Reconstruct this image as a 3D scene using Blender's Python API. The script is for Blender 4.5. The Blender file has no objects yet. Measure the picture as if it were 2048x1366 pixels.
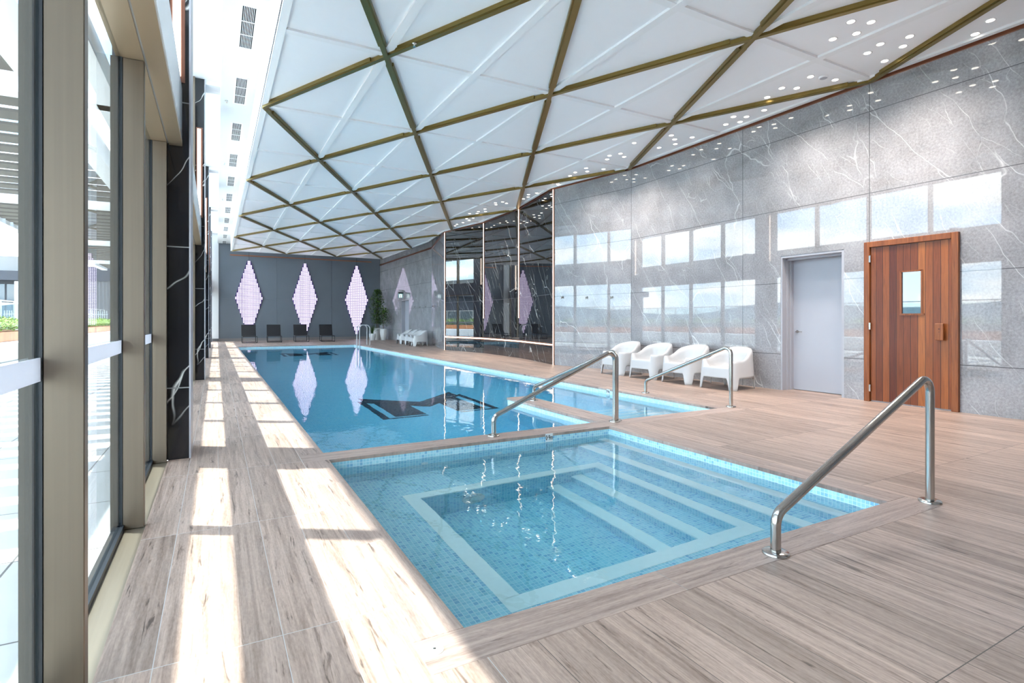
import bpy, math, random
from mathutils import Vector, Matrix
PI = math.pi
sc = bpy.context.scene
COL = sc.collection
random.seed(7)

# ------------------------------------------------------------------ camera
F = 1081.6
cd = bpy.data.cameras.new('camera'); cam = bpy.data.objects.new('camera', cd); COL.objects.link(cam)
cd.sensor_width = 36.0; cd.lens = F / 2048 * 36.0; cd.shift_y = -43 / 2048
cam.location = (0, 0, 1.2); cam.rotation_euler = (PI / 2, 0, -math.atan(592 / F))
cd.clip_start = 0.02; cd.clip_end = 3000
sc.camera = cam
# ------------------------------------------------------------------ world, sun, exposure
SKY = 2.5; SUN = 5.2
W = bpy.data.worlds.new('sky'); sc.world = W; W.use_nodes = True
nt = W.node_tree; nt.nodes.clear()
def wn(t, **k):
    n = nt.nodes.new(t)
    for a, b in k.items(): setattr(n, a, b)
    return n
wo = wn('ShaderNodeOutputWorld'); bg = wn('ShaderNodeBackground'); tc = wn('ShaderNodeTexCoord')
sep = wn('ShaderNodeSeparateXYZ'); nt.links.new(tc.outputs['Generated'], sep.inputs[0])
ramp = wn('ShaderNodeValToRGB'); nt.links.new(sep.outputs['Z'], ramp.inputs[0])
e = ramp.color_ramp.elements
e[0].position = 0.0; e[0].color = (0.62, 0.76, 0.88, 1)
e[1].position = 0.75; e[1].color = (0.20, 0.38, 0.68, 1)
q = e.new(0.22); q.color = (0.33, 0.56, 0.86, 1)
# clouds on a plane high above: direction / z
mx = wn('ShaderNodeMath', operation='MAXIMUM'); nt.links.new(sep.outputs['Z'], mx.inputs[0]); mx.inputs[1].default_value = 0.0
ad = wn('ShaderNodeMath', operation='ADD'); nt.links.new(mx.outputs[0], ad.inputs[0]); ad.inputs[1].default_value = 0.22
dv = wn('ShaderNodeVectorMath', operation='DIVIDE'); nt.links.new(tc.outputs['Generated'], dv.inputs[0])
cb = wn('ShaderNodeCombineXYZ')
for i in range(3): nt.links.new(ad.outputs[0], cb.inputs[i])
nt.links.new(cb.outputs[0], dv.inputs[1])
no = wn('ShaderNodeTexNoise'); no.inputs['Scale'].default_value = 2.1; no.inputs['Detail'].default_value = 8; no.inputs['Roughness'].default_value = 0.56
nt.links.new(dv.outputs[0], no.inputs['Vector'])
cr = wn('ShaderNodeValToRGB'); nt.links.new(no.outputs['Fac'], cr.inputs[0])
cr.color_ramp.elements[0].position = 0.43; cr.color_ramp.elements[1].position = 0.58
mixc = wn('ShaderNodeMix', data_type='RGBA'); nt.links.new(cr.outputs[0], mixc.inputs[0])
nt.links.new(ramp.outputs[0], mixc.inputs[6]); mixc.inputs[7].default_value = (1.0, 0.99, 1.0, 1)
nt.links.new(mixc.outputs[2], bg.inputs['Color']); bg.inputs['Strength'].default_value = SKY
nt.links.new(bg.outputs[0], wo.inputs[0])
sl = bpy.data.lights.new('sun', 'SUN'); sl.energy = SUN; sl.angle = 0.009; sl.color = (1.0, 0.985, 0.95)
so = bpy.data.objects.new('sun', sl); COL.objects.link(so); so.location = (-20, 20, 60)
so.rotation_euler = Vector((1, -0.64, -4.66)).to_track_quat('-Z', 'Y').to_euler()
sc.view_settings.view_transform = 'Standard'; sc.view_settings.look = 'None'
sc.view_settings.exposure = 1.9; sc.view_settings.gamma = 1.0; sc.view_settings.use_curve_mapping = False
cy = sc.cycles
cy.use_denoising = True; cy.max_bounces = 10; cy.diffuse_bounces = 6; cy.glossy_bounces = 5
cy.transmission_bounces = 8; cy.transparent_max_bounces = 24; cy.sample_clamp_indirect = 8.0
cy.caustics_refractive = True; cy.caustics_reflective = True; cy.blur_glossy = 0.5
try: cy.use_light_tree = True
except Exception: pass

# ================================================================== node helper
class NT:
    def __init__(s, name):
        s.m = bpy.data.materials.new(name); s.m.use_nodes = True
        s.t = s.m.node_tree; s.t.nodes.clear()
        s.o = s.n('ShaderNodeOutputMaterial')
    def n(s, t, **k):
        x = s.t.nodes.new(t)
        for a, b in k.items(): setattr(x, a, b)
        return x
    def l(s, a, b): s.t.links.new(a, b)
    def put(s, v, sock):
        if hasattr(v, 'is_output') or isinstance(v, bpy.types.NodeSocket): s.l(v, sock)
        elif isinstance(v, (tuple, list)) and len(v) == 3 and sock.type == 'RGBA': sock.default_value = (*v, 1)
        else: sock.default_value = v
    def math(s, op, a, b=None, c=None, clamp=False):
        x = s.n('ShaderNodeMath', operation=op, use_clamp=clamp)
        s.put(a, x.inputs[0])
        if b is not None: s.put(b, x.inputs[1])
        if c is not None: s.put(c, x.inputs[2])
        return x.outputs[0]
    def vm(s, op, a, b=None):
        x = s.n('ShaderNodeVectorMath', operation=op); s.put(a, x.inputs[0])
        if b is not None: s.put(b, x.inputs[1])
        return x.outputs[0]
    def pos(s): return s.n('ShaderNodeTexCoord').outputs['Object']
    def sep(s, v):
        x = s.n('ShaderNodeSeparateXYZ'); s.l(v, x.inputs[0]); return x.outputs
    def comb(s, a, b, c):
        x = s.n('ShaderNodeCombineXYZ')
        for i, v in enumerate((a, b, c)): s.put(v, x.inputs[i])
        return x.outputs[0]
    def noise(s, v, scale, detail=4, rough=0.55, dist=0.0, out='Fac'):
        x = s.n('ShaderNodeTexNoise'); s.l(v, x.inputs['Vector']); x.inputs['Scale'].default_value = scale
        x.inputs['Detail'].default_value = detail; x.inputs['Roughness'].default_value = rough; x.inputs['Distortion'].default_value = dist
        return x.outputs[out]
    def white(s, v):
        x = s.n('ShaderNodeTexWhiteNoise', noise_dimensions='3D'); s.l(v, x.inputs['Vector']); return x.outputs['Value']
    def ramp(s, f, stops, interp='LINEAR'):
        x = s.n('ShaderNodeValToRGB'); s.l(f, x.inputs[0]); r = x.color_ramp; r.interpolation = interp
        while len(r.elements) < len(stops): r.elements.new(0.5)
        for el, (p, c) in zip(r.elements, stops):
            el.position = p; el.color = (*c, 1) if isinstance(c, (tuple, list)) else (c, c, c, 1)
        return x.outputs[0]
    def mix(s, f, a, b):
        x = s.n('ShaderNodeMix', data_type='RGBA'); s.put(f, x.inputs[0]); s.put(a, x.inputs[6]); s.put(b, x.inputs[7]); return x.outputs[2]
    def bump(s, h, strength, dist=0.01):
        x = s.n('ShaderNodeBump'); s.l(h, x.inputs['Height']); x.inputs['Strength'].default_value = strength; x.inputs['Distance'].default_value = dist
        return x.outputs[0]
    def pbsdf(s, color, rough=0.5, metal=0.0, ior=1.5, normal=None, emis=None, estr=0.0, coat=0.0, alpha=None, spec=None):
        x = s.n('ShaderNodeBsdfPrincipled')
        s.put(color, x.inputs['Base Color']); s.put(rough, x.inputs['Roughness']); s.put(metal, x.inputs['Metallic']); x.inputs['IOR'].default_value = ior
        if normal is not None: s.l(normal, x.inputs['Normal'])
        if emis is not None: s.put(emis, x.inputs['Emission Color']); x.inputs['Emission Strength'].default_value = estr
        if coat: x.inputs['Coat Weight'].default_value = coat; x.inputs['Coat Roughness'].default_value = 0.03
        if alpha is not None: x.inputs['Alpha'].default_value = alpha
        if spec is not None: x.inputs['Specular IOR Level'].default_value = spec
        s.l(x.outputs[0], s.o.inputs['Surface']); return x

def plain(name, color, rough=0.5, metal=0.0, ior=1.5, var=0.04, scale=6, coat=0.0, emis=None, estr=0.0, bump=0.0, alpha=None):
    t = NT(name); p = t.pos(); n = t.noise(p, scale, 5)
    c = t.mix(n, tuple(max(0, k * (1 - var)) for k in color), tuple(k * (1 + var) for k in color))
    t.pbsdf(c, rough, metal, ior, t.bump(n, bump) if bump else None, emis, estr, coat, alpha)
    return t.m

def brushed(name, color, rough, axis=2, metal=1.0):
    t = NT(name); p = t.pos(); sc_ = [90, 90, 90]; sc_[axis] = 1.2
    v = t.vm('MULTIPLY', p, tuple(sc_)); n = t.noise(v, 1.0, 4)
    c = t.mix(n, tuple(k * .88 for k in color), tuple(k * 1.08 for k in color))
    t.pbsdf(c, t.math('MULTIPLY_ADD', n, 0.12, rough - 0.06), metal, 1.5, t.bump(n, 0.04, 0.002)); return t.m

def plank(name, along='Y', base=((.20, .165, .15), (.40, .345, .315)), W_=.208, L_=1.33, ox=.64, oy=2.226, rough=.42, grout=(.33, .31, .30), split=None):
    t = NT(name); x, y, z = t.sep(t.pos())
    u, v = (y, x) if along == 'Y' else (x, y)
    ou, ov = (oy, ox) if along == 'Y' else (ox, oy)
    a = t.math('DIVIDE', t.math('SUBTRACT', u, ou), L_); b = t.math('DIVIDE', t.math('SUBTRACT', v, ov), W_)
    fa, fb = t.math('FLOOR', a), t.math('FLOOR', b)
    r = t.white(t.comb(fa, fb, 3.3)); r2 = t.white(t.comb(fa, fb, 9.1))
    g = t.comb(t.math('MULTIPLY_ADD', r, 17.0, u), t.math('MULTIPLY_ADD', r2, 9.0, t.math('MULTIPLY', v, 24.0)), r)
    big = t.noise(g, 1.25, 7, .66, .5)
    g2 = t.comb(t.math('MULTIPLY', u, 6.0), t.math('MULTIPLY', v, 160.0), r)
    fine = t.noise(g2, 1.0, 3)
    spk = t.noise(t.comb(t.math('MULTIPLY', u, 30.0), t.math('MULTIPLY', v, 120.0), r), 1.0, 4, .7)
    crk = t.noise(t.comb(t.math('MULTIPLY_ADD', r2, 31.0, t.math('MULTIPLY', u, 2.4)), t.math('MULTIPLY', v, 34.0), r), 1.0, 5, .6, .9)
    f = t.math('ADD', t.math('MULTIPLY', big, .62), t.math('ADD', t.math('MULTIPLY', fine, .14), t.math('MULTIPLY', spk, .24)))
    f = t.math('SUBTRACT', f, t.math('MULTIPLY', t.ramp(crk, [(.60, 0.0), (.70, 1.0)]), .24))
    lo, hi = base; dk = tuple(k * .45 for k in lo)
    c = t.ramp(f, [(.28, dk), (.40, lo), (.60, hi), (.80, tuple(k * 1.12 for k in hi))])
    tone = t.math('MULTIPLY_ADD', r2, .34, .83)
    c = t.vm('MULTIPLY', c, t.comb(tone, tone, tone))
    def edge(q, w): fr = t.math('FRACT', q); return t.math('LESS_THAN', t.math('MINIMUM', fr, t.math('SUBTRACT', 1.0, fr)), w)
    gl = t.math('MAXIMUM', edge(a, .0014), edge(b, .007))
    if split is not None: grout = t.mix(t.math('GREATER_THAN', v, split), (.55, .54, .53), (.10, .08, .07))
    c = t.mix(gl, c, grout)
    t.pbsdf(c, t.math('MULTIPLY_ADD', fine, .15, rough - .07), 0, 1.45, t.bump(t.math('SUBTRACT', f, gl), .12, .003)); return t.m

def mosaic(name, colors, grout=(.62, .74, .78), P_=.0285, rough=.18, gw=.07):
    t = NT(name); p = t.pos(); nrm = t.n('ShaderNodeNewGeometry').outputs['Normal']
    p2 = t.vm('SUBTRACT', p, t.vm('MULTIPLY', nrm, (.006, .006, .006)))
    q = t.vm('MULTIPLY', p2, (1 / P_,) * 3)
    cell = t.vm('FLOOR', q); fr = t.sep(t.vm('FRACTION', q)); nn = t.sep(t.vm('ABSOLUTE', nrm))
    g = None
    for i in range(3):
        ed = t.math('LESS_THAN', t.math('MINIMUM', fr[i], t.math('SUBTRACT', 1.0, fr[i])), gw)
        ed = t.math('MULTIPLY', ed, t.math('LESS_THAN', nn[i], .5))
        g = ed if g is None else t.math('MAXIMUM', g, ed)
    w = t.white(cell)
    c = t.ramp(w, [(i / len(colors), k) for i, k in enumerate(colors)], 'CONSTANT')
    c = t.mix(g, c, grout)
    t.pbsdf(c, rough, 0, 1.5, t.bump(g, -.3, .001)); return t.m

def marble(name, base, vein, dirs=(0.0, 1.0, .6), gloss=.018, ior=1.7, vw=.012, vs=1.0, mot=.35, joints=None, jc=(.12, .12, .13), axis='X', fine=True):
    t = NT(name); p = t.pos(); x, y, z = t.sep(p)
    h = y if axis == 'X' else x
    wob = t.noise(p, 1.1, 3, .5, 0, 'Color'); wob = t.vm('MULTIPLY', t.vm('SUBTRACT', wob, (.5, .5, .5)), (.32, .32, .32))
    # slanted coordinates: veins run steeply down towards the camera
    s1 = t.math('ADD', t.math('MULTIPLY', h, 1.0), t.math('MULTIPLY', z, -.62))
    s2 = t.math('MULTIPLY', t.math('ADD', z, t.math('MULTIPLY', h, .62)), .15)
    base_v = t.vm('ADD', t.comb(s1, s2, t.math('MULTIPLY', x if axis == 'X' else y, .4)), wob)
    def vor(scale, w, mscale, thr):
        vn = t.n('ShaderNodeTexVoronoi', feature='DISTANCE_TO_EDGE'); t.l(base_v, vn.inputs['Vector']); vn.inputs['Scale'].default_value = scale
        mk = t.ramp(t.noise(p, mscale, 3), [(thr, 0.0), (thr + .14, 1.0)])
        ln = t.ramp(vn.outputs['Distance'], [(0.0, 1.0), (w, .0)])
        return t.math('MULTIPLY', ln, mk)
    v = vor(1.5 * vs, vw, 1.3, .42)
    if fine: v = t.math('MAXIMUM', v, t.math('MULTIPLY', vor(4.2 * vs, vw * 1.6, 2.1, .48), .6))
    m1 = t.noise(p, 34.0, 6, .75); m2 = t.noise(p, 2.2, 4)
    f = t.math('ADD', t.math('MULTIPLY', m1, .65), t.math('MULTIPLY', m2, .35))
    c = t.ramp(f, [(.34, tuple(k * (1 - mot) for k in base)), (.66, tuple(k * (1 + mot) for k in base))])
    c = t.mix(v, c, vein)
    if joints:
        hs, zs = joints; j = None
        for val, lst in ((h, hs), (z, zs)):
            for q_ in lst:
                k = t.math('LESS_THAN', t.math('ABSOLUTE', t.math('SUBTRACT', val, q_)), .005)
                j = k if j is None else t.math('MAXIMUM', j, k)
        c = t.mix(j, c, jc)
    t.pbsdf(c, gloss, 0, ior); return t.m

def emit(name, color, strength):
    t = NT(name); n = t.n('ShaderNodeEmission'); n.inputs[0].default_value = (*color, 1); n.inputs[1].default_value = strength
    t.l(n.outputs[0], t.o.inputs['Surface']); return t.m

def glass_mat(name, tint=(.93, .97, .96), ior=1.45):
    t = NT(name); g = t.n('ShaderNodeNewGeometry')
    dt = t.n('ShaderNodeVectorMath', operation='DOT_PRODUCT'); t.l(g.outputs['Normal'], dt.inputs[0]); t.l(g.outputs['Incoming'], dt.inputs[1])
    fr = t.math('MULTIPLY_ADD', t.math('POWER', t.math('SUBTRACT', 1.0, t.math('ABSOLUTE', dt.outputs['Value'])), 5.0), .80, .04)   # Schlick, same from both sides
    a = t.n('ShaderNodeBsdfTransparent'); a.inputs[0].default_value = (*tint, 1)
    b = t.n('ShaderNodeBsdfGlossy'); b.inputs['Roughness'].default_value = 0.0
    m = t.n('ShaderNodeMixShader'); t.l(fr, m.inputs[0]); t.l(a.outputs[0], m.inputs[1]); t.l(b.outputs[0], m.inputs[2])
    t.l(m.outputs[0], t.o.inputs['Surface']); return t.m

def water_mat(name, col, dens, bump=.25):
    t = NT(name); p = t.pos()
    n1 = t.noise(t.vm('MULTIPLY', p, (1.0, .55, 1.0)), 2.6, 3, .5); n2 = t.noise(p, 9.0, 2, .5)
    h = t.math('ADD', t.math('MULTIPLY', n1, .75), t.math('MULTIPLY', n2, .12))
    g = t.n('ShaderNodeBsdfGlass'); g.inputs['IOR'].default_value = 1.333; g.inputs['Roughness'].default_value = 0.0
    t.l(t.bump(h, bump, .02), g.inputs['Normal'])
    t.l(g.outputs[0], t.o.inputs['Surface'])
    v = t.n('ShaderNodeVolumeAbsorption'); v.inputs[0].default_value = (*col, 1); v.inputs[1].default_value = dens
    t.l(v.outputs[0], t.o.inputs['Volume']); return t.m

def pixel_mat():
    t = NT('lilac_light_cells'); x, y, z = t.sep(t.pos())
    def cell(q, o): return t.math('LESS_THAN', t.math('ABSOLUTE', t.math('SUBTRACT', t.math('FRACT', t.math('DIVIDE', t.math('SUBTRACT', q, o), .08)), .5)), .32)
    m = t.math('MULTIPLY', cell(x, 0.0), cell(z, .30))
    t.pbsdf((.03, .018, .07), .4, emis=t.mix(m, (.02, .008, .06), (.88, .78, 1.0)), estr=.8); return t.m
def film_mat():
    t = NT('white_glass_film'); a = t.n('ShaderNodeBsdfDiffuse'); a.inputs[0].default_value = (.86, .86, .90, 1)
    b = t.n('ShaderNodeBsdfTranslucent'); b.inputs[0].default_value = (.86, .86, .90, 1)
    m = t.n('ShaderNodeMixShader'); m.inputs[0].default_value = .4; t.l(a.outputs[0], m.inputs[1]); t.l(b.outputs[0], m.inputs[2]); t.l(m.outputs[0], t.o.inputs['Surface']); return t.m
M = {}
M['deck'] = plank('wood_look_tile', 'Y', ((.28, .196, .155), (.53, .395, .325)), split=.85)
M['cop_y'] = plank('coping_tile_y', 'Y', ((.30, .215, .18), (.52, .395, .335)), W_=60, ox=-20, oy=1.72, L_=1.2)
M['cop_x'] = plank('coping_tile_x', 'X', ((.30, .215, .18), (.52, .395, .335)), W_=60, ox=.64, oy=-20, L_=1.2)
M['spa_tile'] = mosaic('spa_mosaic', [(.36, .66, .76), (.40, .70, .79), (.33, .62, .74), (.46, .74, .81), (.38, .68, .77), (.26, .52, .70)], (.66, .83, .88))
M['pool_tile'] = mosaic('pool_mosaic', [(.50, .80, .88), (.58, .84, .90), (.46, .77, .87), (.64, .87, .92)], (.84, .94, .97), gw=.06)
M['logo_tile'] = mosaic('logo_mosaic', [(.01, .012, .02), (.02, .022, .03), (.015, .018, .03)], (.10, .12, .15))
M['nosing'] = plain('pale_nosing_tile', (.84, .90, .88), .3, var=.05, scale=20)
M['spa_water'] = water_mat('spa_water', (.16, .84, .96), .38, .30)
M['pool_water'] = water_mat('pool_water', (.02, .82, 1.0), .40, .22)
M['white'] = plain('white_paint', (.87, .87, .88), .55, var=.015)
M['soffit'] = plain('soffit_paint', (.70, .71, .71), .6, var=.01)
M['panel'] = plain('ceiling_panel_paint', (.90, .90, .92), .4, var=.015)
M['gold'] = plain('gold_metal', (.235, .165, .05), .36, .8, var=.03)
M['bronze'] = brushed('bronze_anodised', (.205, .165, .125), .38, 2, .75)
M['bronze_h'] = brushed('bronze_anodised_sill', (.38, .33, .26), .36, 1, .75)
M['bronze_s'] = plain('tan_soffit_metal', (.40, .30, .20), .35, .6, var=.02)
M['copper_dark'] = plain('brown_metal_inlay', (.17, .075, .05), .4, .6, var=.05)
M['header'] = plain('header_panel', (.55, .57, .60), .25, .3, var=.03)
M['gasket'] = plain('black_gasket', (.012, .016, .022), .4, var=.1)
M['frame_out'] = plain('grey_green_frame', (.10, .095, .085), .6, .0, var=.05)
M['film'] = film_mat()
M['glass'] = glass_mat('window_glass')
M['balu'] = glass_mat('balustrade_glass', (.86, .93, .92))
M['steel'] = plain('polished_stainless', (.52, .50, .47), .16, 1.0, var=.06, scale=40)
M['chair'] = plain('white_plastic', (.58, .575, .58), .36, var=.01)
M['led'] = emit('warm_led', (1.0, .80, .62), 2.2)
M['led_col'] = emit('column_led', (1.0, .86, .72), 1.6)
M['dl'] = emit('downlight_glow', (1.0, .93, .80), 3.0)
M['copper'] = plain('copper_trim', (.46, .20, .12), .3, .85, var=.08)
M['slab_dark'] = plain('dark_wall_panel', (.16, .185, .22), .28, ior=1.5, var=.06, scale=2)
M['black'] = plain('black_metal', (.012, .012, .014), .35, .3, var=.1)
M['mesh_black'] = plain('black_sling_mesh', (.014, .012, .014), .7, var=.2, scale=80)
M['vent_dark'] = plain('vent_shade_black', (.01, .01, .01), .8)  # near black, painted shade for the inside of the vents
M['grey_door'] = plain('grey_door_paint', (.42, .425, .47), .45, var=.015)
M['door_frame'] = plain('door_frame_paint', (.42, .42, .46), .4, var=.02)
M['purple'] = plain('purple_backing', (.05, .03, .12), .4, emis=(.16, .06, .5), estr=.035)
M['pixel'] = pixel_mat()
M['pot'] = plain('white_glazed_pot', (.78, .78, .77), .2, var=.01, coat=.3)
M['soil'] = plain('potting_soil', (.03, .02, .015), .9, var=.3, scale=60)
M['bark'] = plain('plant_stem', (.09, .06, .03), .8, var=.3, scale=40)
M['terrace'] = None
M['louvre'] = plain('louvre_grey_brown', (.085, .073, .062), .6, .0, var=.06)
M['bldg'] = plain('dark_cladding', (.055, .06, .075), .5, var=.1, scale=2)
M['bwin'] = plain('building_glass', (.05, .075, .10), .06, ior=2.2, var=.2, scale=.5)
M['planter'] = plank('orange_timber', 'Y', ((.50, .17, .05), (.72, .30, .12)), W_=.12, L_=2.4, ox=0, oy=0, grout=(.3, .1, .03))
M['green_far'] = plain('distant_land', (.10, .125, .14), .9, var=.3, scale=.02)

def leaf_mat(name, a, b):
    t = NT(name); i = t.n('ShaderNodeNewGeometry'); r = i.outputs['Random Per Island']
    c = t.mix(r, a, b); t.pbsdf(c, .4, 0, 1.45); return t.m
M['leaf'] = leaf_mat('fig_leaf', (.02, .07, .012), (.14, .27, .04))
M['palm'] = leaf_mat('palm_leaf', (.02, .06, .01), (.10, .17, .04))
M['shrub'] = leaf_mat('shrub_leaf', (.10, .22, .03), (.42, .55, .12))

def cedar():
    t = NT('cedar_boards'); x, y, z = t.sep(t.pos())
    b = t.math('DIVIDE', y, .0895); fb = t.math('FLOOR', b); r = t.white(t.comb(fb, 5.5, 2.2)); r2 = t.white(t.comb(fb, 1.5, 7.2))
    g = t.noise(t.comb(t.math('MULTIPLY', y, 22.0), t.math('MULTIPLY', z, 1.1), t.math('MULTIPLY', r, 20.0)), 1.6, 7, .65, 1.2)
    lo = t.ramp(r2, [(0, (.09, .016, .006)), (.45, (.20, .05, .012)), (.75, (.29, .085, .02)), (1, (.36, .12, .03))])
    tone = t.math('MULTIPLY_ADD', g, 1.5, .28)
    c = t.vm('MULTIPLY', lo, t.comb(tone, tone, tone))
    fr = t.math('FRACT', b); gl = t.math('LESS_THAN', t.math('MINIMUM', fr, t.math('SUBTRACT', 1.0, fr)), .03)
    c = t.mix(gl, c, (.03, .01, .005)); t.pbsdf(c, .38, 0, 1.45, t.bump(t.math('SUBTRACT', g, gl), .2, .003)); return t.m
M['cedar'] = cedar()
def cedar_frame():
    t = NT('cedar_frame'); p = t.pos()
    g = t.noise(t.vm('MULTIPLY', p, (20, 20, 1.2)), 1.6, 6, .6, 1.0)
    c = t.ramp(g, [(.3, (.15, .038, .010)), (.7, (.34, .105, .028))]); t.pbsdf(c, .4, 0, 1.45); return t.m
M['cedar_f'] = cedar_frame()
def terrace_mat():
    t = NT('terrace_paver'); x, y, z = t.sep(t.pos())
    def ed(q, p, w): fr = t.math('FRACT', t.math('DIVIDE', q, p)); return t.math('LESS_THAN', t.math('MINIMUM', fr, t.math('SUBTRACT', 1.0, fr)), w)
    g = t.math('MAXIMUM', ed(x, .9, .006), ed(y, .9, .006)); n = t.noise(t.pos(), 5, 6)
    c = t.mix(n, (.58, .59, .58), (.68, .69, .68)); c = t.mix(g, c, (.10, .10, .10)); t.pbsdf(c, .6); return t.m
M['terrace'] = terrace_mat()
M['grey_marble'] = marble('grey_marble', (.33, .325, .34), (.72, .72, .74), ior=1.72, joints=((9.73, 6.69, 4.49, 2.6, 25.2, 28.4, 31.6), (.615, 1.83, 3.08, 4.29)), vw=.006)
M['black_marble'] = marble('black_marble', (.010, .011, .014), (.60, .60, .58), ior=2.1, joints=((), (1.9,)), vw=.008, vs=1.25, mot=.4)
M['col_marble'] = marble('column_marble', (.008, .009, .013), (.72, .72, .70), ior=1.6, gloss=.08, joints=((), (.615, 1.83, 3.08, 4.29)), jc=(.25, .25, .25), vw=.009, vs=1.1, axis='Y', fine=False)

# ================================================================== geometry helper
class MB:
    def __init__(s): s.v = []; s.f = []; s.mi = []; s.sm = []
    def add(s, vs, fs, mi=0, smooth=False):
        o = len(s.v); s.v += [tuple(v) for v in vs]; s.f += [tuple(i + o for i in f) for f in fs]
        s.mi += [mi] * len(fs); s.sm += [smooth] * len(fs); return s
    def box(s, x0, x1, y0, y1, z0, z1, mi=0):
        vs = [(x, y, z) for z in (z0, z1) for y in (y0, y1) for x in (x0, x1)]
        return s.add(vs, [(0, 2, 3, 1), (4, 5, 7, 6), (0, 1, 5, 4), (2, 6, 7, 3), (0, 4, 6, 2), (1, 3, 7, 5)], mi)
    def bbox(s, x0, x1, y0, y1, z0, z1, b=.004, mi=0):      # box with bevelled vertical+horizontal edges (chamfer)
        pts = []
        for z, ins in ((z0, b), (z0 + b, 0), (z1 - b, 0), (z1, b)):
            for (x, y) in ((x0 + ins + b, y0 + ins), (x1 - ins - b, y0 + ins), (x1 - ins, y0 + ins + b), (x1 - ins, y1 - ins - b),
                           (x1 - ins - b, y1 - ins), (x0 + ins + b, y1 - ins), (x0 + ins, y1 - ins - b), (x0 + ins, y0 + ins + b)):
                pts.append((x, y, z))
        fs = [tuple(range(7, -1, -1)), tuple(range(24, 32))]
        for r in range(3):
            for i in range(8): j = (i + 1) % 8; fs.append((r * 8 + i, r * 8 + j, r * 8 + 8 + j, r * 8 + 8 + i))
        return s.add(pts, fs, mi)
    def prism(s, poly, z0, z1, mi=0):
        n = len(poly); vs = [(x, y, z0) for x, y in poly] + [(x, y, z1) for x, y in poly]
        fs = [tuple(range(n - 1, -1, -1)), tuple(range(n, 2 * n))] + [(i, (i + 1) % n, (i + 1) % n + n, i + n) for i in range(n)]
        return s.add(vs, fs, mi)
    def bar(s, a, b, w, z0, z1, mi=0):                       # horizontal bar between two xy points
        a = Vector(a[:2]); b = Vector(b[:2]); d = (b - a).normalized(); n = Vector((-d.y, d.x)) * w / 2
        return s.prism([tuple(a - n), tuple(b - n), tuple(b + n), tuple(a + n)], z0, z1, mi)
    def tube(s, pts, r, seg=14, mi=0, caps=True):
        P = [Vector(p) for p in pts]; up = Vector((0, 0, 1)); rings = []; prev = None
        R = r if isinstance(r, (list, tuple)) else [r] * len(P)
        for i, p in enumerate(P):
            d = (P[min(i + 1, len(P) - 1)] - P[max(i - 1, 0)]).normalized()
            if prev is None:
                a = d.orthogonal().normalized()
            else:
                a = (prev - d * prev.dot(d)).normalized()
            b = d.cross(a); prev = a
            rings.append([p + (a * math.cos(t) + b * math.sin(t)) * R[i] for t in [2 * PI * k / seg for k in range(seg)]])
        vs = [q for rg in rings for q in rg]; fs = []
        for i in range(len(P) - 1):
            for k in range(seg):
                l = (k + 1) % seg; fs.append((i * seg + k, i * seg + l, (i + 1) * seg + l, (i + 1) * seg + k))
        s.add(vs, fs, mi, True)
        if caps:
            s.add(rings[0], [tuple(range(seg - 1, -1, -1))], mi); s.add(rings[-1], [tuple(range(seg))], mi)
        return s
    def lathe(s, prof, c=(0, 0, 0), seg=32, mi=0, smooth=True):
        vs = [(c[0] + r * math.cos(2 * PI * k / seg), c[1] + r * math.sin(2 * PI * k / seg), c[2] + z) for r, z in prof for k in range(seg)]
        fs = [(i * seg + k, i * seg + (k + 1) % seg, (i + 1) * seg + (k + 1) % seg, (i + 1) * seg + k) for i in range(len(prof) - 1) for k in range(seg)]
        s.add(vs, fs, mi, smooth)
        if prof[0][0] > 1e-4: s.add(vs[:seg], [tuple(range(seg - 1, -1, -1))], mi)
        if prof[-1][0] > 1e-4: s.add(vs[-seg:], [tuple(range(seg))], mi)
        return s
    def disc(s, c, r, ax, th, seg=24, mi=0):                  # short cylinder along axis vector
        ax = Vector(ax).normalized(); a = ax.orthogonal().normalized(); b = ax.cross(a); c = Vector(c)
        r0 = [c + (a * math.cos(2 * PI * k / seg) + b * math.sin(2 * PI * k / seg)) * r for k in range(seg)]
        r1 = [p + ax * th for p in r0]
        return s.add(r0 + r1, [tuple(range(seg - 1, -1, -1)), tuple(range(seg, 2 * seg))] + [(k, (k + 1) % seg, (k + 1) % seg + seg, k + seg) for k in range(seg)], mi)
    def build(s, name, mats, parent=None, loc=None):
        me = bpy.data.meshes.new(name); me.from_pydata(s.v, [], s.f); me.update()
        for m in (mats if isinstance(mats, (list, tuple)) else [mats]): me.materials.append(m)
        me.polygons.foreach_set('material_index', s.mi); me.polygons.foreach_set('use_smooth', s.sm); me.update()
        o = bpy.data.objects.new(name, me); COL.objects.link(o)
        if parent: o.parent = parent
        if loc: o.location = loc
        return o
def tag(o, label=None, cat=None, group=None, kind=None):
    if label: o['label'] = label
    if cat: o['category'] = cat
    if group: o['group'] = group
    if kind: o['kind'] = kind
    return o
def thing(name, label, cat, loc=(0, 0, 0), rz=0.0, group=None, kind=None):
    o = bpy.data.objects.new(name, None); COL.objects.link(o); o.empty_display_size = .2
    o.location = loc; o.rotation_euler = (0, 0, rz); return tag(o, label, cat, group, kind)
def copy_tree(o, parent=None):
    c = o.copy(); COL.objects.link(c)
    if parent: c.parent = parent
    for ch in list(o.children): copy_tree(ch, c)
    return c

# ================================================================== dimensions
SX0, SX1, SY0, SY1 = .85, 3.89, 1.94, 4.83            # plunge pool
PX0, PX1, PY0, PY1 = .85, 5.98, 5.10, 27.2            # long pool
XW = 8.5; XF = 9.3; YE = 34.75; YB = -5.0; ZC = 4.72; ZS = 5.54; ZU = 6.04
WATER = -.09
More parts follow.
